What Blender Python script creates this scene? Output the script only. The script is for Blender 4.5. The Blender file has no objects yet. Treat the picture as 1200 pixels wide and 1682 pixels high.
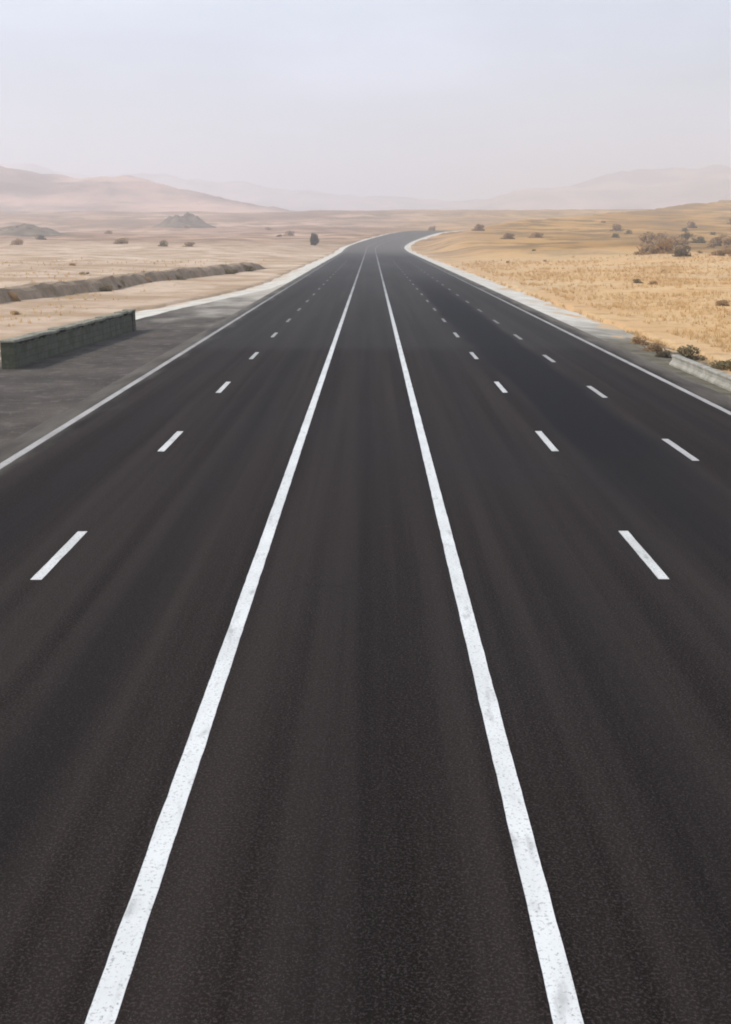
import bpy, math, random
import numpy as np
from mathutils import Vector, noise

S = bpy.context.scene
C = bpy.context.collection
R = math.radians

# ------------------------------------------------------------------ camera
CAM_H = 5.7174
cd = bpy.data.cameras.new('camera')
cam = bpy.data.objects.new('camera', cd); C.objects.link(cam)
cam.location = (0, 0, CAM_H)
cam.rotation_euler = (math.pi/2 - 0.2358, 0, 0.005)
cd.sensor_fit = 'HORIZONTAL'; cd.sensor_width = 36
cd.lens = 36*1891.1/1200
cd.clip_start = 0.1; cd.clip_end = 30000
S.camera = cam

# ------------------------------------------------------------------ sky, sun, exposure
SUN_EL, SUN_AZ = R(46), R(-98)          # azimuth from +Y, negative = to the left of the road
S.view_settings.view_transform = 'Standard'
S.view_settings.look = 'None'
S.view_settings.gamma = 1
S.view_settings.exposure = 0.46
S.cycles.filter_width = 1.9
S.cycles.volume_bounces = 4

w = bpy.data.worlds.new('World'); S.world = w
w.use_nodes = True
nt = w.node_tree; nt.nodes.clear()
N = lambda t: nt.nodes.new(t)
out = N('ShaderNodeOutputWorld'); bg = N('ShaderNodeBackground')
sky = N('ShaderNodeTexSky'); sky.sky_type = 'NISHITA'; sky.sun_disc = False
sky.sun_elevation = SUN_EL; sky.sun_rotation = SUN_AZ
sky.air_density = 1.0; sky.dust_density = 1.6; sky.ozone_density = 1.0
tc = N('ShaderNodeTexCoord'); mp = N('ShaderNodeMapping'); mp.inputs['Scale'].default_value = (1, 1, 3.2)
nz = N('ShaderNodeTexNoise'); nz.inputs['Scale'].default_value = 3.4; nz.inputs['Detail'].default_value = 4
mr = N('ShaderNodeMapRange'); mr.inputs[1].default_value = 0.32; mr.inputs[2].default_value = 0.68
mr.inputs[3].default_value = 0.2; mr.inputs[4].default_value = 0.97
mx = N('ShaderNodeMix'); mx.data_type = 'RGBA'
mx.inputs[7].default_value = (5.9, 6.85, 8.4, 1)           # thin milky cloud
nt.links.new(tc.outputs['Generated'], mp.inputs['Vector']); nt.links.new(mp.outputs['Vector'], nz.inputs['Vector'])
nt.links.new(nz.outputs['Fac'], mr.inputs[0]); nt.links.new(mr.outputs[0], mx.inputs[0])
nt.links.new(sky.outputs['Color'], mx.inputs[6]); nt.links.new(mx.outputs[2], bg.inputs['Color'])
bg.inputs['Strength'].default_value = 0.1
nt.links.new(bg.outputs[0], out.inputs[0])

sl = bpy.data.lights.new('sun', 'SUN'); sl.energy = 2.6; sl.angle = R(1.5); sl.color = (1, 0.95, 0.87)
so = bpy.data.objects.new('sun', sl); C.objects.link(so)
sv = Vector((math.sin(SUN_AZ)*math.cos(SUN_EL), math.cos(SUN_AZ)*math.cos(SUN_EL), math.sin(SUN_EL)))
so.rotation_euler = sv.to_track_quat('Z', 'Y').to_euler(); so.location = sv*200

# ------------------------------------------------------------------ material helpers
class MT:
    def __init__(s, name, rough=0.9, spec=0.2):
        s.m = bpy.data.materials.new(name); s.m.use_nodes = True
        s.nt = s.m.node_tree; s.b = s.nt.nodes['Principled BSDF']
        s.b.inputs['Roughness'].default_value = rough
        s.b.inputs['Specular IOR Level'].default_value = spec
        s.pos = s.n('ShaderNodeNewGeometry').outputs['Position']
        s.sep = s.n('ShaderNodeSeparateXYZ'); s.l(s.pos, s.sep.inputs[0])
    def n(s, t): return s.nt.nodes.new(t)
    def l(s, a, b): s.nt.links.new(a, b)
    def noise(s, scale, detail=4, stretch=None, rough=0.55, coord=None):
        src = coord or s.pos
        if stretch:
            mp = s.n('ShaderNodeMapping'); mp.inputs['Scale'].default_value = stretch
            s.l(src, mp.inputs['Vector']); src = mp.outputs['Vector']
        x = s.n('ShaderNodeTexNoise'); x.inputs['Scale'].default_value = scale
        x.inputs['Detail'].default_value = detail; x.inputs['Roughness'].default_value = rough
        s.l(src, x.inputs['Vector']); return x.outputs['Fac']
    def ramp(s, v, a, b, lo=0., hi=1., smooth=True):
        x = s.n('ShaderNodeMapRange'); x.interpolation_type = 'SMOOTHSTEP' if smooth else 'LINEAR'
        for i, q in zip((1, 2, 3, 4), (a, b, lo, hi)): x.inputs[i].default_value = q
        s.l(v, x.inputs[0]); return x.outputs[0]
    def mix(s, f, a, b, mode='MIX'):
        x = s.n('ShaderNodeMix'); x.data_type = 'RGBA'; x.blend_type = mode
        for v, k in ((f, 0), (a, 6), (b, 7)):
            if isinstance(v, (int, float)): x.inputs[k].default_value = v
            elif isinstance(v, tuple): x.inputs[k].default_value = (*v, 1)
            else: s.l(v, x.inputs[k])
        return x.outputs[2]
    def math(s, op, a, b):
        x = s.n('ShaderNodeMath'); x.operation = op
        for v, k in ((a, 0), (b, 1)):
            if isinstance(v, (int, float)): x.inputs[k].default_value = v
            else: s.l(v, x.inputs[k])
        return x.outputs[0]
    def color(s, c): s.l(c, s.b.inputs['Base Color']) if not isinstance(c, tuple) else setattr(s.b.inputs['Base Color'], 'default_value', (*c, 1)); return s
    def bump(s, h, strength=0.4, dist=0.02):
        x = s.n('ShaderNodeBump'); x.inputs['Strength'].default_value = strength; x.inputs['Distance'].default_value = dist
        s.l(h, x.inputs['Height']); s.l(x.outputs[0], s.b.inputs['Normal']); return s

def mat_asphalt():
    t = MT('asphalt', 0.95, 0.10)
    broad = t.noise(0.28, 3, (1, 0.12, 1))
    tracks = t.noise(1.5, 4, (1, 0.012, 1))
    grit = t.noise(34, 5, None, .7)
    chips = t.noise(14, 2)
    c = t.mix(t.ramp(broad, 0.3, 0.7), (0.0042, 0.0025, 0.0019), (0.0112, 0.0076, 0.0058))
    c = t.mix(t.ramp(tracks, 0.35, 0.68), c, (0.0240, 0.0180, 0.0150))
    c = t.mix(t.ramp(t.noise(0.05, 3), 0.45, 0.7, 0, 0.5), c, (0.0165, 0.0168, 0.0175))
    c = t.mix(t.ramp(grit, 0.48, 0.66, 0, 0.75), c, (0.066, 0.048, 0.045))
    c = t.mix(t.ramp(chips, 0.60, 0.75, 0, 0.35), c, (0.010, 0.009, 0.008))
    xx = t.math('ABSOLUTE', t.math('SUBTRACT', t.math('MODULO', t.math('ADD', t.sep.outputs[0], 37.02), 3.5), 1.75), 0)
    c = t.mix(t.math('MULTIPLY', t.ramp(xx, .75, .1), t.ramp(t.noise(.3, 3, (1, .05, 1)), .3, .7, .1, .55)), c, (0.0095, 0.0085, 0.0085))   # oil down the lane middles
    st = t.n('ShaderNodeTexVoronoi'); st.inputs['Scale'].default_value = 42; t.l(t.pos, st.inputs['Vector'])
    c = t.mix(t.ramp(st.outputs['Distance'], .32, .10, 0, .75), c, t.mix(t.noise(3), (.010, .009, .0085), (.11, .098, .09)))
    ck = t.n('ShaderNodeTexVoronoi'); ck.feature = 'DISTANCE_TO_EDGE'; ck.inputs['Scale'].default_value = .16
    wv = t.n('ShaderNodeVectorMath'); wv.operation = 'ADD'; nn = t.n('ShaderNodeTexNoise'); nn.inputs['Scale'].default_value = .9; nn.inputs['Detail'].default_value = 6
    t.l(t.pos, nn.inputs['Vector']); t.l(t.pos, wv.inputs[0]); t.l(nn.outputs['Color'], wv.inputs[1]); t.l(wv.outputs[0], ck.inputs['Vector'])
    c = t.mix(t.math('MULTIPLY', t.ramp(ck.outputs['Distance'], .0032, .0008), t.ramp(t.noise(.2, 3), .5, .62, 0, .6)), c, (.006, .0055, .005))
    # farther tarmac paled: dust, plus grazing sheen painted into the colour
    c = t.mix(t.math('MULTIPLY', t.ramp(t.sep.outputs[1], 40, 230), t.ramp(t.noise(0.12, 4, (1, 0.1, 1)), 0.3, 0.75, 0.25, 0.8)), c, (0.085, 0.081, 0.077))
    jt = t.math('ADD', t.sep.outputs[1], t.math('MULTIPLY', t.noise(.5, 3), .8))        # a paving joint across all lanes
    c = t.mix(t.ramp(jt, 58.5, 62.5, 0, .28), c, (.050, .048, .046))
    bx = t.math('ADD', t.math('ABSOLUTE', t.math('SUBTRACT', t.sep.outputs[0], 6.75), 0), t.math('MULTIPLY', t.math('SUBTRACT', t.noise(.25, 4, (1, .3, 1)), .5), 1.6))
    c = t.mix(t.math('MULTIPLY', t.ramp(bx, 1.75, 1.0), t.math('MULTIPLY', t.ramp(t.sep.outputs[1], 17, 36, 0, .85), t.ramp(t.sep.outputs[1], 190, 90))), c, (.0085, .0082, .0095))  # darker, newer tarmac band
    c = t.mix(t.ramp(t.sep.outputs[1], 280, 500, 0, .85), c, (.135, .118, .102))  # far bend paled again: dust, with distance haze painted into the tarmac colour
    # sand drifted over both edges of the tarmac
    at = t.n('ShaderNodeAttribute'); at.attribute_name = 'across'
    ed = t.math('SUBTRACT', .5, t.math('ABSOLUTE', t.math('SUBTRACT', at.outputs['Fac'], .5), 0))
    ed = t.math('ADD', t.math('MULTIPLY', ed, 23.3), t.math('MULTIPLY', t.math('SUBTRACT', t.noise(.8, 6, (1, .18, 1)), .5), 3.2))
    c = t.mix(t.ramp(ed, 1.5, -.5, 0, .85), c, (.17, .15, .125))
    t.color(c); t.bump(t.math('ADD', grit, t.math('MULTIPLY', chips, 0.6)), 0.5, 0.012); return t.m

def mat_layby():
    t = MT('worn_asphalt', 0.95, 0.15)
    c = t.mix(t.ramp(t.noise(0.35, 5), 0.3, 0.7), (0.046, 0.037, 0.030), (0.088, 0.071, 0.058))
    c = t.mix(t.ramp(t.noise(1.3, 5), 0.5, 0.72, 0, .7), c, (0.145, 0.122, 0.102))
    c = t.mix(t.ramp(t.noise(0.8, 5, (1, .3, 1)), 0.55, 0.75, 0, .6), c, (0.055, 0.053, 0.046))
    g = t.noise(40, 3)
    c = t.mix(t.ramp(g, 0.5, 0.75, 0, .4), c, (0.2, 0.19, 0.17))
    pb = t.n('ShaderNodeTexVoronoi'); pb.inputs['Scale'].default_value = 5; t.l(t.pos, pb.inputs['Vector'])
    c = t.mix(t.ramp(pb.outputs['Distance'], .22, .12, 0, .6), c, t.mix(t.noise(2.5), (.04, .035, .03), (.30, .27, .23)))
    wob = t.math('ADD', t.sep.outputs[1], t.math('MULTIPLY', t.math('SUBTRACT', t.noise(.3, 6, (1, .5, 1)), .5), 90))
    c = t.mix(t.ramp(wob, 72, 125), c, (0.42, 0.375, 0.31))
    t.color(c); t.bump(g, .5, .015); return t.m

def mat_verge():
    t = MT('pale_gravel', 1.0, 0.1)
    pale = t.mix(t.ramp(t.noise(0.5, 5), 0.3, 0.7), (0.50, 0.455, 0.385), (0.66, 0.62, 0.55))
    dirt = t.mix(t.ramp(t.noise(0.9, 5), 0.3, 0.7), (0.085, 0.075, 0.052), (0.185, 0.16, 0.115))
    wob = t.math('ADD', t.sep.outputs[1], t.math('MULTIPLY', t.noise(0.25, 3), 26))
    c = t.mix(t.ramp(wob, 74, 100), dirt, pale)
    at = t.n('ShaderNodeAttribute'); at.attribute_name = 'across'
    sand = t.mix(t.ramp(t.sep.outputs[0], -6, 6), (0.55, 0.43, 0.315), (0.55, 0.37, 0.20))
    edge = t.math('ADD', at.outputs['Fac'], t.math('MULTIPLY', t.math('SUBTRACT', t.noise(0.35, 7, (1, .4, 1), .65), .5), 3.0))
    c = t.mix(t.ramp(edge, .42, .80), c, sand)
    g = t.noise(22, 4)
    c = t.mix(t.ramp(g, 0.5, 0.7, 0, .35), c, (0.22, 0.2, 0.17))
    t.color(c); t.bump(g, .6, .03); return t.m

def mat_ground():
    t = MT('desert_ground', 1.0, 0.05)
    x = t.sep.outputs[0]; y = t.sep.outputs[1]
    n1 = t.noise(0.02, 5); n2 = t.noise(0.10, 5); n3 = t.noise(0.6, 5); n4 = t.noise(6, 4)
    nf = t.noise(0.006, 6)
    # straw coloured plain to the right
    r = t.mix(t.ramp(n2, 0.3, 0.7), (0.55, 0.325, 0.145), (0.63, 0.42, 0.215))
    r = t.mix(t.ramp(n1, 0.42, 0.62, 0, .7), r, (0.58, 0.42, 0.25))
    r = t.mix(t.ramp(n3, 0.50, 0.68, 0, .65), r, (0.35, 0.235, 0.115))
    far = t.mix(t.ramp(n1, 0.35, 0.65), (0.36, 0.195, 0.060), (0.50, 0.29, 0.105))
    far = t.mix(t.ramp(t.noise(.05, 5), 0.47, 0.60, 0, .9), far, (0.185, 0.115, 0.045))
    far = t.mix(t.ramp(t.noise(.013, 4, (1, .6, 1)), 0.50, 0.62, 0, .7), far, (0.21, 0.125, 0.05))
    r = t.mix(t.ramp(t.math('ADD', y, t.math('MULTIPLY', n1, 140)), 310, 430), r, far)
    # pink beige sand to the left
    l = t.mix(t.ramp(n1, 0.35, 0.65), (0.50, 0.362, 0.256), (0.63, 0.485, 0.365))
    l = t.mix(t.ramp(n2, 0.42, 0.60, 0, .8), l, (0.36, 0.245, 0.15))
    l = t.mix(t.ramp(n3, 0.50, 0.70, 0, .55), l, (0.31, 0.235, 0.15))
    lf = t.mix(t.ramp(nf, 0.40, 0.62), (0.295, 0.175, 0.112), (0.53, 0.35, 0.24))
    lf = t.mix(t.ramp(t.noise(.03, 6), 0.44, 0.58, 0, .9), lf, (0.20, 0.125, 0.075))
    l = t.mix(t.ramp(t.math('ADD', y, t.math('MULTIPLY', n1, 240)), 520, 720), l, lf)
    sd = t.math('DIVIDE', t.math('SUBTRACT', x, t.math('MULTIPLY', y, 0.05)), t.math('ADD', t.math('MULTIPLY', t.math('ABSOLUTE', y, 0), .09), 14))
    side = t.ramp(t.math('ADD', sd, t.math('MULTIPLY', t.math('SUBTRACT', n1, .5), 1.2)), -.9, .9)
    c = t.mix(side, l, r)
    c = t.mix(t.ramp(n4, 0.5, 0.7, 0, .3), c, (0.30, 0.22, 0.14))
    t.color(c); t.bump(t.math('ADD', n3, t.math('MULTIPLY', n4, .3)), .8, .25); return t.m

def mat_hill():
    t = MT('bare_hillside', 1.0, 0.05)
    n1 = t.noise(0.0035, 7, (1, 1, 3)); n2 = t.noise(0.016, 6)
    c = t.mix(t.ramp(n1, 0.36, 0.64), (0.16, 0.085, 0.058), (0.56, 0.35, 0.25))
    c = t.mix(t.ramp(n2, 0.5, 0.68, 0, .6), c, (0.19, 0.15, 0.11))
    t.color(c); t.bump(n2, 1.0, 12); return t.m

def mat_simple(name, a, b, scale=3, rough=0.9, spec=.15, extra=None, bump=.3, bd=.02):
    t = MT(name, rough, spec)
    n = t.noise(scale, 5)
    c = t.mix(t.ramp(n, 0.32, 0.68), a, b)
    if extra: c = t.mix(t.ramp(t.noise(scale*4.3, 4), 0.52, 0.70, 0, extra[3]), c, extra[:3])
    t.color(c); t.bump(t.noise(scale*6, 3), bump, bd); return t.m

def mat_leaf(name, a, b):
    t = MT(name, 0.8, 0.1)
    oi = t.n('ShaderNodeObjectInfo')
    c = t.mix(t.ramp(t.noise(1.6, 3), 0.35, 0.65), a, b)
    c = t.mix(t.math('MULTIPLY', oi.outputs['Random'], .35), c, (b[0]*1.3, b[1]*1.15, b[2]*.9))
    t.color(c)
    tr = t.n('ShaderNodeBsdfTranslucent'); t.l(c, tr.inputs['Color'])
    ms = t.n('ShaderNodeMixShader'); ms.inputs[0].default_value = .4
    t.l(t.b.outputs[0], ms.inputs[1]); t.l(tr.outputs[0], ms.inputs[2])
    t.l(ms.outputs[0], t.nt.nodes['Material Output'].inputs['Surface']); return t.m

def mat_stone():
    t = MT('dark_stone', 0.95, 0.12)
    # masonry courses: brick texture on (along, height)
    mp = t.n('ShaderNodeCombineXYZ'); t.l(t.sep.outputs[1], mp.inputs[0]); t.l(t.sep.outputs[2], mp.inputs[1])
    br = t.n('ShaderNodeTexBrick'); t.l(mp.outputs[0], br.inputs['Vector'])
    br.inputs['Scale'].default_value = 1; br.inputs['Brick Width'].default_value = .75; br.inputs['Row Height'].default_value = .3
    br.inputs['Mortar Size'].default_value = .02
    br.inputs['Color1'].default_value = (.098, .092, .068, 1); br.inputs['Color2'].default_value = (.125, .118, .088, 1)
    br.inputs['Mortar'].default_value = (.075, .07, .052, 1)
    c = t.mix(t.ramp(t.noise(.9, 5), .45, .7, 0, .75), br.outputs['Color'], (.060, .066, .036))
    c = t.mix(t.ramp(t.noise(5, 5), .5, .7, 0, .6), c, (.13, .12, .095))
    t.color(c); t.bump(br.outputs['Fac'], -.5, .03); return t.m

def mat_paint(name, a, b, wear, y0=25, y1=170, amt=(.6, .94)):
    t = MT(name, .75, .2)
    c = t.mix(t.ramp(t.noise(1.3, 5, (1, .4, 1)), .32, .68), a, b)
    c = t.mix(t.ramp(t.noise(5, 6, (1, .25, 1)), .54, .74, 0, wear), c, (.19, .18, .165))
    c = t.mix(t.ramp(t.noise(26, 5, None, .7), .54, .66, 0, wear*1.3), c, (.12, .11, .10))
    # older, more worn and dusty paint farther on
    c = t.mix(t.math('MULTIPLY', t.ramp(t.sep.outputs[1], y0, y1), t.ramp(t.noise(.9, 4, (1, .2, 1)), .2, .7, *amt)), c, (.105, .10, .096))
    t.color(c); t.bump(t.noise(40, 3), .25, .004); return t.m

M = dict(asphalt=mat_asphalt(), layby=mat_layby(), verge=mat_verge(), ground=mat_ground(), hill=mat_hill(),
         paint=mat_paint('white_road_paint', (.60, .60, .575), (.70, .70, .675), .5), paint_dash=mat_paint('dusty_road_paint', (.52, .51, .48), (.64, .63, .60), .6, 30, 95, (.80, .97)), paint_dim=mat_paint('faded_road_paint', (.36, .345, .33), (.48, .46, .44), .5, 30, 95, (.8, .97)), paint_worn=mat_paint('worn_road_paint', (.30, .28, .26), (.42, .395, .37), .6),
         stone=mat_stone(),
         cap=mat_simple('weathered_coping', (.21, .195, .15), (.31, .29, .225), 2, .95, .1, (.085, .09, .05, .6)),
         concrete=mat_simple('pale_concrete', (.25, .235, .195), (.37, .345, .295), 1.8, .95, .15, (.20, .18, .14, .6)),
         berm=mat_simple('brown_earth', (.23, .17, .115), (.36, .27, .19), .5, 1, .05, (.16, .14, .08, .6), .8, .15),
         rock=mat_simple('dark_rock', (.13, .10, .075), (.23, .175, .12), .12, 1, .05, (.10, .085, .05, .6), .8, .6),
         bark=mat_simple('dry_bark', (.12, .09, .065), (.2, .15, .11), 8, .95, .1),
         leaf_olive=mat_leaf('olive_scrub_leaves', (.15, .125, .062), (.26, .21, .115)),
         leaf_dark=mat_leaf('dark_scrub_leaves', (.085, .064, .038), (.14, .108, .066)),
         leaf_brown=mat_leaf('brown_scrub_leaves', (.32, .21, .11), (.46, .315, .175)),
         leaf_straw=mat_leaf('straw_grass_blades', (.56, .375, .175), (.69, .49, .26)))

# ------------------------------------------------------------------ object helpers
def mesh_obj(name, v, f, m, parent=None, smooth=False):
    me = bpy.data.meshes.new(name); me.from_pydata([tuple(map(float, p)) for p in v], [], [tuple(map(int, q)) for q in f]); me.update()
    if smooth: me.polygons.foreach_set('use_smooth', [True]*len(me.polygons))
    me.materials.append(m)
    o = bpy.data.objects.new(name, me); C.objects.link(o)
    if parent: o.parent = parent
    return o
def tag(o, label, cat, group=None):
    o['label'] = label; o['category'] = cat
    if group: o['group'] = group
    return o
def empty(name, loc, rz=0):
    o = bpy.data.objects.new(name, None); C.objects.link(o); o.location = loc; o.rotation_euler = (0, 0, rz); return o
def structure(o, kind='structure'): o['kind'] = kind; return o
def sstep(a, b, x):
    t = min(1, max(0, (x-a)/(b-a))); return t*t*(3-2*t)
def fbm(x, y, s, o=4, seed=0):
    return noise.fractal(Vector((x/s+seed*17.3, y/s-seed*9.1, seed*3.7)), 0.9, 2.1, o)

# ------------------------------------------------------------------ the lie of the land (metres; +Y runs down the road)
def road_x(d):
    return 0 if d < 460 else (d-460)**2/(2*560) if d < 760 else 80.36 + (d-760)*0.5357
def road_z(d):
    if d < 400: return 0
    if d < 600: return 1.5e-4*(d-400)**2
    q = d-600                                # over the crest and down the far side
    return 6.0 + .06*q - 4e-4*q*q if q < 125 else 7.25 - .04*(q-125) if q < 371 else -2.6
ROAD_L, ROAD_R = -10.3, 13.0
def paved_left(d):                           # outer edge of the tarmac lay-by on the left
    wob = .35*fbm(d, 3, 9, 3) if d > 60 else 0
    return -(10.35 + 6.3*(1-sstep(72, 150, d))) + wob
VERGE = 5.2
def land(x, d):
    e = x - road_x(d)
    # left plain, right plain
    zl = 2.0e-5*max(0, d-200)**2 if d < 1500 else 33.8 + .02*(d-1500)
    zr = 5.0e-5*max(0, d-170)**2 if d < 800 else 19.8 + .063*(d-800) - 3.5e-5*(d-800)**2 if d < 1600 else 47.8
    k = sstep(-20-d*.02, 30+d*.02, e)
    z = zl*(1-k)+zr*k
    rough = .34*fbm(x, d, 12, 4, 1) + .5*min(1, d/150)*fbm(x, d, 38, 4, 3) + min(3., d/260)*.75*fbm(x, d, 95, 4, 2) + min(1, d/1200)*5*fbm(x, d, 420, 4, 5)
    z += rough*(.5+.5*sstep(12, 60, abs(e))) - .12
    # the plain dips behind the far left berm
    z += 1.0*math.exp(-((x-75)/24)**2-((d-300)/60)**2)
    # corridor cut or filled for the road
    zc = road_z(d) - .12
    lim_l = -(paved_left(d)) + VERGE if d < 2000 else 20
    out_ = (-e-lim_l) if e < 0 else (e-ROAD_R-VERGE)
    if d < 1500:
        b = sstep(0, 14+d*.012, out_)
        z = zc*(1-b)+z*b
        if out_ < -1.5-d*.004: z = road_z(d) - .75 - d*.0012
    return z

def build_ground():
    ds = [-60]
    while ds[-1] < 9000: ds.append(ds[-1] + max(1.6, .026*max(0, ds[-1])))
    us = np.concatenate([np.linspace(-1.0, -.42, 40, endpoint=False), np.linspace(-.42, .42, 330), np.linspace(.42, 1.0, 41)[1:]])
    v = []
    for d in ds:
        for u in us:
            x = u*(d+130); v.append((x, d, land(x, d)))
    n = len(us)
    f = [(i*n+j, i*n+j+1, (i+1)*n+j+1, (i+1)*n+j) for i in range(len(ds)-1) for j in range(n-1)]
    structure(mesh_obj('desert_ground', v, f, M['ground'], smooth=True))
build_ground()

def strip(name, m, inner, outer, d0, d1, dz_in=0, dz_out=0, parent=None, cols=1, stepf=.02, mins=1.5):
    ds = [d0]
    while ds[-1] < d1: ds.append(min(d1, ds[-1]+max(mins, stepf*max(0, ds[-1]))))
    v = []
    for d in ds:
        for k in range(cols+1):
            t = k/cols; a, b = inner(d), outer(d)
            v.append((road_x(d)+a+(b-a)*t, d, road_z(d)+dz_in+(dz_out-dz_in)*t))
    n = cols+1
    f = [(i*n+j, i*n+j+1, (i+1)*n+j+1, (i+1)*n+j) for i in range(len(ds)-1) for j in range(cols)]
    o = mesh_obj(name, v, f, m, parent)
    if o.data.polygons[0].normal.z < 0: o.data.flip_normals()
    at = o.data.attributes.new('across', 'FLOAT', 'POINT'); at.data.foreach_set('value', [k/cols for _ in ds for k in range(cols+1)])
    return o

c_ = lambda k: (lambda d: k)
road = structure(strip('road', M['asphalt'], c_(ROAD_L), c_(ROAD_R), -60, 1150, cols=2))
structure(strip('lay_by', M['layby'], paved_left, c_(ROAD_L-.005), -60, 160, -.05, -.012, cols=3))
structure(strip('gravel_shoulder', M['verge'], lambda d: min(paved_left(d), ROAD_L)-.005, lambda d: paved_left(d)-VERGE, -60, 1150, -.055, -.45, cols=5))
structure(strip('gravel_shoulder', M['verge'], c_(ROAD_R+.005), c_(ROAD_R+VERGE), -60, 1150, -.02, -.45, cols=5))

# painted markings: children of the road
LW = .112
def line(name, x, wd, d0, d1, m):
    # slightly ragged edges, laid 4 mm proud of the tarmac
    strip(name, m, lambda d: x-wd-.008*fbm(d, x, .6, 5), lambda d: x+wd+.008*fbm(d, x+50, .6, 5), d0, d1, .004, .004, road, stepf=.008, mins=.08)
line('centre_line', -2.02, LW, -40, 1000, M['paint'])
line('centre_line', 1.48, LW, -40, 1000, M['paint'])
line('edge_line', -9.437, .12, -40, 1000, M['paint_worn'])
line('edge_line', 11.856, .11, -40, 1000, M['paint_worn'])
for x, y0, m in ((-5.72, 20.46, 'paint_dash'), (5.01, 20.55, 'paint_dash'), (8.47, 19.2, 'paint_dim')):
    for k in range(-4, 22):
        line('lane_dash', x, .095, y0+12*k-1.65, y0+12*k+1.65, M[m])

# ------------------------------------------------------------------ hills in the distance (relief, not cut-outs)
def hills(x0, x1, d0, d1, nx, nd, hf, seed, name='hills'):
    v = []
    for i in range(nd):
        d = d0+(d1-d0)*i/(nd-1)
        for j in range(nx):
            t = j/(nx-1); x = (x0+(x1-x0)*t)
            v.append((x, d, hf(x, d)))
    f = [(i*nx+j, i*nx+j+1, (i+1)*nx+j+1, (i+1)*nx+j) for i in range(nd-1) for j in range(nx-1)]
    return structure(mesh_obj(name, v, f, M['hill'], smooth=True))
def ridge(crest, dc, wd, seed, rough):
    def hf(x, d):
        q = (d-dc-180*fbm(x, 0, 900, 3, seed))/wd
        p = math.exp(-q*q*1.6)
        h = crest(x/dc)*p
        return h*(1+rough*fbm(x, d, 420, 6, seed)) + rough*26*fbm(x, d, 150, 5, seed+3)*p - 14*(1-p)
    return hf
def lerp_pts(pts):
    xs = [p[0] for p in pts]; ys = [p[1] for p in pts]
    return lambda t: float(np.interp(t, xs, ys))
# crest heights by bearing (x/d), metres above the road
hills(-2600, 700, 1500, 3300, 190, 70, ridge(lerp_pts([(-1, 150), (-.33, 128), (-.25, 118), (-.17, 104), (-.13, 84), (-.09, 62), (-.04, 46), (.02, 38), (.3, 30)]), 2300, 560, 11, .34), 11)
hills(-4800, 2600, 4300, 7400, 200, 60, ridge(lerp_pts([(-1, 330), (-.33, 330), (-.2, 290), (-.08, 230), (0, 190), (.1, 170), (.3, 190), (1, 250)]), 5900, 1000, 23, .18), 23)
hills(100, 5800, 3700, 6900, 170, 60, ridge(lerp_pts([(.03, 60), (.07, 130), (.12, 200), (.2, 250), (.28, 290), (.36, 320), (.5, 340), (1, 330)]), 5100, 1000, 31, .22), 31)

# ------------------------------------------------------------------ plants
def leaf_cloud(rng, n, rad, size, clumps=9, flat=.75):
    cs = []
    for _ in range(clumps):
        a = rng.uniform(0, 6.283); r = rad*rng.uniform(.15, .72); 
        cs.append((r*math.cos(a), r*math.sin(a), rad*flat*rng.uniform(.0, 1.1), rad*rng.uniform(.28, .5)))
    for _ in range(clumps//2 if flat < .8 else 0):                # foliage that sweeps the ground
        a = rng.uniform(0, 6.283); r = rad*rng.uniform(.4, .8); cs.append((r*math.cos(a), r*math.sin(a), .06*rad, rad*rng.uniform(.22, .36)))
    v, f = [], []
    for _ in range(n):
        cx, cy, cz, cr = rng.choice(cs)
        p = Vector((rng.gauss(0, 1), rng.gauss(0, 1), rng.gauss(0, 1))).normalized()*cr*rng.uniform(.45, 1.0)**.6
        p = Vector((cx, cy, cz)) + p
        if p.z < .04: p.z = abs(p.z)*.5+.03
        a = Vector((rng.gauss(0, 1), rng.gauss(0, 1), rng.gauss(0, 1))).normalized(); b = a.orthogonal().normalized()
        s = size*rng.uniform(.6, 1.5)
        i = len(v); v += [p-a*s, p+b*s*.6, p+a*s, p-b*s*.6]; f.append((i, i+1, i+2, i+3))
    return v, f
def stick(v, f, a, b, r0, r1, k=5):
    a, b = Vector(a), Vector(b); t = (b-a).normalized(); u = t.orthogonal().normalized(); w_ = t.cross(u); i = len(v)
    for p, r in ((a, r0), (b, r1)):
        for q in range(k): an = 6.2832*q/k; v.append(p+(u*math.cos(an)+w_*math.sin(an))*r)
    for q in range(k): f.append((i+q, i+(q+1) % k, i+k+(q+1) % k, i+k+q))
    f.append(tuple(i+k+q for q in range(k)))
def bush_meshes(seed, leaf, n=1100, size=.08):
    rng = random.Random(seed)
    v, f = leaf_cloud(rng, n, 1, size); sv_, sf = [], []
    for _ in range(9):
        an = rng.uniform(0, 6.28); r = rng.uniform(.3, .75); m_ = (r*.5*math.cos(an), r*.5*math.sin(an), .35)
        stick(sv_, sf, (0, 0, -.12), m_, .045, .03); stick(sv_, sf, m_, (r*math.cos(an), r*math.sin(an), rng.uniform(.6, 1.0)), .03, .01)
    return (v, f, leaf), (sv_, sf)
protos = {}
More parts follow.
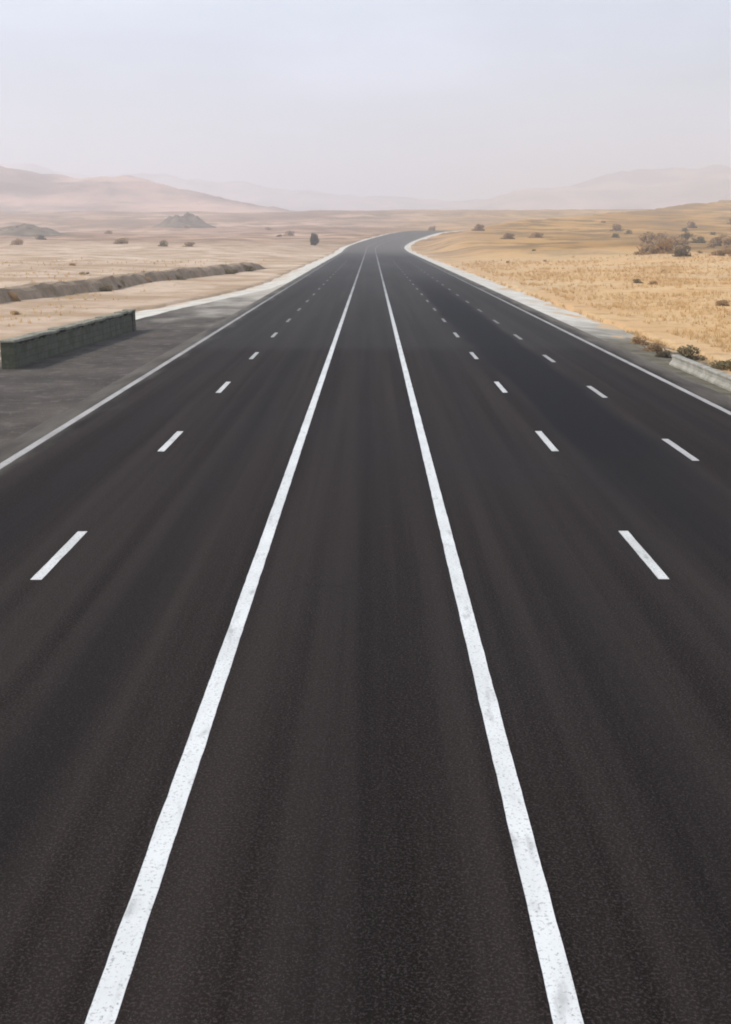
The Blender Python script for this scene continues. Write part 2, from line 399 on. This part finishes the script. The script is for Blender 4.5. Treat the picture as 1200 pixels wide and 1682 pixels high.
def bush(kind, x, d, sc, label, group=None, sz=None, rz=0, cat='bush', sink=.02):
    """kind: leaf material; first of a kind is built, later ones are copies that share mesh data"""
    z = land(x, d)
    if x-road_x(d) > ROAD_R and x-road_x(d) < ROAD_R+VERGE: z = road_z(d)-.02-.43*(x-road_x(d)-ROAD_R)/VERGE
    key = (kind, int(abs(x*7+d)) % 3)
    if key not in protos:
        (v, f, lf), (s1, s2) = bush_meshes(len(kind)*3 % 7 + 13*key[1] + len(kind)*5, M[kind])
        r = empty('scrub_bush', (0, 0, 0))
        mesh_obj('foliage', v, f, lf, r); mesh_obj('stem', s1, s2, M['bark'], r)
        protos[key] = r
    else:
        p = protos[key]; r = p.copy(); C.objects.link(r)
        for k in ('label', 'category', 'group'):
            if k in r: del r[k]
        for ch in p.children:
            c = ch.copy(); C.objects.link(c); c.parent = r
    r.location = (x, d, z-sink); r.scale = (sc, sc*.9, (sz or sc*.8)); r.rotation_euler = (0, 0, rz)
    tag(r, label, cat, group); return r
def tree(x, d, h, wd, leaf, label, seed):
    rng = random.Random(seed); r = empty('small_tree', (x, d, land(x, d)))
    v, f = [], []
    stick(v, f, (0, 0, -.3), (.05*h, 0, h*.35), .05*h, .035*h, 7)
    for k in range(7):
        an = k*.9+rng.uniform(-.3, .3); stick(v, f, (.05*h, 0, h*.33), (wd*.33*math.cos(an), wd*.33*math.sin(an), h*rng.uniform(.55, .85)), .022*h, .008*h)
    mesh_obj('trunk', v, f, M['bark'], r)
    v, f = leaf_cloud(rng, 2600, 1, .075, 14, .8)
    v = [(p[0]*wd*.5, p[1]*wd*.5, h*.04+p[2]*h*.68) for p in v]
    mesh_obj('crown', v, f, leaf, r)
    return tag(r, label, 'tree')

# two lone trees near the far end of the road
tree(-23.6, 490, 5.6, 4.8, M['leaf_dark'], 'small dark round tree standing alone on pale sand left of the road', 4)
tree(39.5, 760, 7.0, 5.6, M['leaf_brown'], 'small dusty brown tree just beyond the tip of the road where it bends right', 9)

# bushes behind the pale barrier on the right
B = bush
B('leaf_olive', 15.7, 57.2, .8, 'olive scrub bush behind the far end of the pale barrier', sz=.62, rz=.4)
B('leaf_olive', 16.6, 53.2, 1.1, 'low spreading olive bush behind the middle of the pale barrier', sz=.5, rz=1.7)
B('leaf_olive', 16.3, 49.3, .85, 'olive bush behind the pale barrier close to the right edge of the picture', sz=.6, rz=2.9)
B('leaf_brown', 14.6, 60.6, .8, 'low brown scrub bush on the dirt verge just past the pale barrier', sz=.42, rz=.2)
B('leaf_dark', 14.4, 57.0, .55, 'flat dark bush on the dirt verge at the foot of the pale barrier end', sz=.35, rz=.9)
B('leaf_brown', 14.9, 64.6, .75, 'brown scrub bush on the dirt verge, farthest of those by the pale barrier', sz=.4, rz=2.2)
# the dark thicket out on the plain to the right
B('leaf_brown', 61.6, 268, 3.6, 'wide brown bush at the left end of the dark thicket on the right plain', sz=2.3, rz=.5)
B('leaf_brown', 66.4, 267, 3.4, 'tall brown bush in the middle of the dark thicket on the right plain', sz=3.0, rz=2.5)
B('leaf_dark', 66.6, 252, 2.5, 'darkest bush of the thicket on the right plain, nearest to the road', sz=2.0, rz=1.1)
B('leaf_brown', 76.0, 258, 3.6, 'brown bush at the right end of the dark thicket beside the picture edge', sz=1.6, rz=3.3)

# scattered scrub
rng = random.Random(77)
def scatter(n, kinds, gen, label, group, s0, s1):
    k = 0; tries = 0
    while k < n and tries < 5000:
        tries += 1; x, d = gen()
        e = x-road_x(d)
        if -24 < e < ROAD_R+VERGE+.8: continue
        if 48 < x < 90 and 240 < d < 285: continue
        s = rng.uniform(s0, s1)*(1+d/1400)
        bush(rng.choice(kinds), x, d, s, label, group, rz=rng.uniform(0, 6.28), sz=s*rng.uniform(.5, .85)); k += 1
def fan(a0, a1, d0, d1, p=1.0):
    def g():
        d = d0+(d1-d0)*rng.random()**p; return rng.uniform(a0, a1)*d, d
    return g
scatter(14, ['leaf_brown', 'leaf_olive'], fan(.09, .36, 75, 330), 'small dry scrub bush on the straw coloured plain right of the road', 'scrub bushes scattered over the right plain', .35, .9)
scatter(16, ['leaf_brown', 'leaf_brown', 'leaf_olive'], fan(.23, .34, 290, 470), 'broad brown bush crowding the slope at the far right of the picture', 'bushes crowding the slope behind the dark thicket', 2.2, 4.0)
scatter(15, ['leaf_brown', 'leaf_brown', 'leaf_olive'], fan(.07, .36, 360, 760), 'hazy brown bush on the far ochre slope right of the road', 'bushes on the far right slope', 1.4, 2.9)
scatter(15, ['leaf_brown', 'leaf_olive', 'leaf_brown'], fan(-.36, -.05, 420, 980), 'hazy brown bush on the pinkish sand plain far left of the road', 'bushes on the far left plain', 1.3, 3.0)
scatter(15, ['leaf_olive', 'leaf_brown'], fan(-.36, -.17, 85, 300), 'small dry bush on the pale sand by the berm left of the road', 'small bushes on the near left sand', .3, .7)

# dry grass over the right plain and round the berm: nobody could count it
def grass():
    v, f = [], []; g = random.Random(5)
    for _ in range(20000):
        d = 40+230*g.random()**1.4
        if g.random() < .86: x = ROAD_R+3.2 + g.random()**1.2*(.36*d+4)
        else: x = -(.40*d+10)*g.random()-14
        e = x-road_x(d)
        if -23 < e < ROAD_R+2.6: continue
        if fbm(x, d, 7, 3, 8) + .5*fbm(x, d, 40, 3, 9) < g.uniform(-.25, .25): continue
        z = land(x, d)
        if 0 < e < ROAD_R+VERGE: z = road_z(d)-.02-.43*(e-ROAD_R)/VERGE
        hh = g.uniform(.10, .30)*(1+d/300)
        for _b in range(5):
            a = g.uniform(0, 6.28); l = g.uniform(.2, .9)*hh; w_ = .018*(1+d/90)
            bx, by = x+g.uniform(-.14, .14), d+g.uniform(-.14, .14); i = len(v)
            v += [(bx-w_*math.sin(a), by+w_*math.cos(a), z-.03), (bx+w_*math.sin(a), by-w_*math.cos(a), z-.03), (bx+l*math.cos(a), by+l*math.sin(a), z+hh)]
            f.append((i, i+1, i+2))
    o = mesh_obj('dry_grass', v, f, M['leaf_straw']); structure(o, 'stuff')
grass()

# ------------------------------------------------------------------ left: dark parapet wall, marker posts, berm
def box(v, f, x0, x1, y0, y1, z0, z1, bev=.03):
    """box with chamfered top edges"""
    i = len(v); b = bev
    v += [(x0, y0, z0), (x1, y0, z0), (x1, y1, z0), (x0, y1, z0), (x0, y0, z1-b), (x1, y0, z1-b), (x1, y1, z1-b), (x0, y1, z1-b),
          (x0+b, y0+b, z1), (x1-b, y0+b, z1), (x1-b, y1-b, z1), (x0+b, y1-b, z1)]
    for q in ((0, 3, 2, 1), (0, 1, 5, 4), (1, 2, 6, 5), (2, 3, 7, 6), (3, 0, 4, 7), (4, 5, 9, 8), (5, 6, 10, 9), (6, 7, 11, 10), (7, 4, 8, 11), (8, 9, 10, 11)):
        f.append(tuple(i+k for k in q))
A, Bp = Vector((-16.05, 51.0, 0)), Vector((-14.95, 72.3, 0))
L = (Bp-A).length; ang = math.atan2(Bp.y-A.y, Bp.x-A.x)
wall = empty('parapet_wall', A+Vector((0, 0, -.1)), ang)
tag(wall, 'long low dark grey-green wall with a paler top beside the grey lay-by', 'wall')
v, f = [], []
n = 64; g = random.Random(3)          # rough masonry body: slightly uneven faces
for k in range(n+1):
    y = .55+(L-1.1)*k/n; o_ = .035*g.uniform(-1, 1); h_ = 1.10+.09*g.uniform(-1, 1)
    v += [(y, -.24+o_, -.2), (y, -.21+o_, h_), (y, .21+o_, h_), (y, .24+o_, -.2)]
for k in range(n):
    for q in range(3): f.append((4*k+q, 4*k+q+1, 4*k+q+5, 4*k+q+4))
f += [(0, 1, 2, 3), (4*n+3, 4*n+2, 4*n+1, 4*n)]
mesh_obj('wall_body', v, f, M['stone'], wall)
v, f = [], []
y = .56; k = 0
while y < L-.6:
    y2 = min(L-.56, y+g.uniform(.8, 1.2)); dz = g.uniform(-.04, .06)
    box(v, f, y, y2-.012, -.29, .29, 1.19+dz, 1.31+dz, .025); y = y2
mesh_obj('coping', v, f, M['cap'], wall)
for y0, hh in ((0, 1.22), (L-.55, 1.27)):
    v, f = [], []; box(v, f, y0, y0+.55, -.31, .31, -.2, hh, .03); pr = mesh_obj('end_pier', v, f, M['stone'], wall)
    v, f = [], []; box(v, f, y0-.05, y0+.6, -.35, .35, hh+.003, hh+.10, .04); mesh_obj('pier_cap', v, f, M['cap'], pr)

def barrier():
    r = empty('concrete_barrier', (13.95, 53.2, -.1), math.pi*1.5)
    tag(r, 'low pale concrete barrier on the right verge, running out of the picture', 'barrier')
    v, f = [], []; l = 26
    pr = [(-.24, -.3), (-.24, .1), (-.13, .22), (-.11, .4), (.11, .4), (.13, .22), (.24, .1), (.24, -.3)]; n = 52; g = random.Random(8); m = len(pr)
    for k in range(n+1):
        o_ = .012*g.uniform(-1, 1)
        for a, b in pr: v.append((l*k/n, a+o_, b+.012*g.uniform(-1, 1)))
    for k in range(n):
        for q in range(m-1): f.append((k*m+q, k*m+q+1, (k+1)*m+q+1, (k+1)*m+q))
    f += [tuple(range(m))[::-1], tuple(n*m+q for q in range(m))]
    mesh_obj('barrier_body', v, f, M['concrete'], r)
    v, f = [], []; y = 0
    while y < l-.1:
        box(v, f, y, y+1.99, -.15, .15, .4, .49, .02); y += 2
    mesh_obj('coping', v, f, M['concrete'], r)
barrier()

def berm():
    P0, P1 = (-36.5, 70), (-19.6, 216); n = 320; v, f = [], []
    dx, dy = P1[0]-P0[0], P1[1]-P0[1]; l = math.hypot(dx, dy); nx, ny = dy/l, -dx/l      # nx points to the road
    prof = [(-3.4, -.5), (-2.2, .42), (-1.4, .9), (-.5, 1.0), (.45, .98), (.85, .72), (1.2, .25), (1.7, -.5)]
    for k in range(n+1):
        t = k/n; x, y = P0[0]+dx*t, P0[1]+dy*t; e = sstep(0, .04, t)*sstep(1.0, .9, t) if t > .5 else 1
        e = 1-sstep(.9, 1, t)
        h = 1.3*(1+.20*fbm(x*2, y, 9, 5, 6))*e; z = -.1
        for a, b in prof:
            s = a+.20*fbm(x+a*7, y, 4, 5, 7)
            v.append((x+nx*s, y+ny*s, z+(b*h*(1+.15*fbm(x+a*9, y, 2.2, 4, 12)) if b > 0 else b)))
    m = len(prof)
    for k in range(n):
        for q in range(m-1): f.append((k*m+q, (k+1)*m+q, (k+1)*m+q+1, k*m+q+1))
    o = mesh_obj('earth_berm', v, f, M['berm'])
    tag(o, 'long low brown earth berm running across the sand behind the dark wall', 'berm')
berm()
g = random.Random(21)
for k in range(16):
    t = g.uniform(.08, .95)
    bush(g.choice(['leaf_olive', 'leaf_olive', 'leaf_brown']), -36.5+16.9*t+g.uniform(.6, 1.9), 70+146*t, g.uniform(.5, 1.1)*(1+t*.4), 'low olive bush growing along the brown earth berm', 'bushes along the earth berm', sz=g.uniform(.5, .9), rz=g.uniform(0, 6))

# rocky knolls on the left plain
def knoll(x, d, wd, h, label, seed):
    g = random.Random(seed); v, f = [], []; nr, na = 12, 34; z0 = land(x, d)
    for i in range(nr+1):
        for a in range(na):
            r = i/nr; an = 6.2832*a/na; px, py = math.cos(an)*r*wd*.5, math.sin(an)*r*wd*.38
            hh = h*(math.exp(-3.2*r*r)*1.05-.04)*(1+.55*fbm(px, py, wd*.16, 5, seed))-1.5*(r > .95)
            v.append((x+px, d+py, z0+hh))
    for i in range(nr):
        for a in range(na): f.append((i*na+a, (i+1)*na+a, (i+1)*na+(a+1) % na, i*na+(a+1) % na))
    tag(mesh_obj('rock_knoll', v, f, M['rock']), label, 'rocky knoll')
knoll(-158, 1000, 58, 13, 'dark domed rocky knoll rising from the far left plain', 41)
knoll(-205, 700, 62, 6, 'long low brown rock outcrop on the left plain below the hills', 42)

# ------------------------------------------------------------------ haze
v, f = [], []
x0, x1, y0, y1, z0, z1 = -9500, 9500, -80, 9300, -20, 440
v = [(x0, y0, z0), (x1, y0, z0), (x1, y1, z0), (x0, y1, z0), (x0, y0, z1), (x1, y0, z1), (x1, y1, z1), (x0, y1, z1)]
f = [(0, 3, 2, 1), (4, 5, 6, 7), (0, 1, 5, 4), (1, 2, 6, 5), (2, 3, 7, 6), (3, 0, 4, 7)]
hm = bpy.data.materials.new('desert_haze'); hm.use_nodes = True
hn = hm.node_tree; hn.nodes.clear()
ho = hn.nodes.new('ShaderNodeOutputMaterial'); pv = hn.nodes.new('ShaderNodeVolumePrincipled')
pv.inputs['Color'].default_value = (.955, .955, .98, 1); pv.inputs['Density'].default_value = 4.4e-4
pv.inputs['Anisotropy'].default_value = 0.3
hn.links.new(pv.outputs[0], ho.inputs['Volume'])
structure(mesh_obj('haze', v, f, hm), 'stuff')
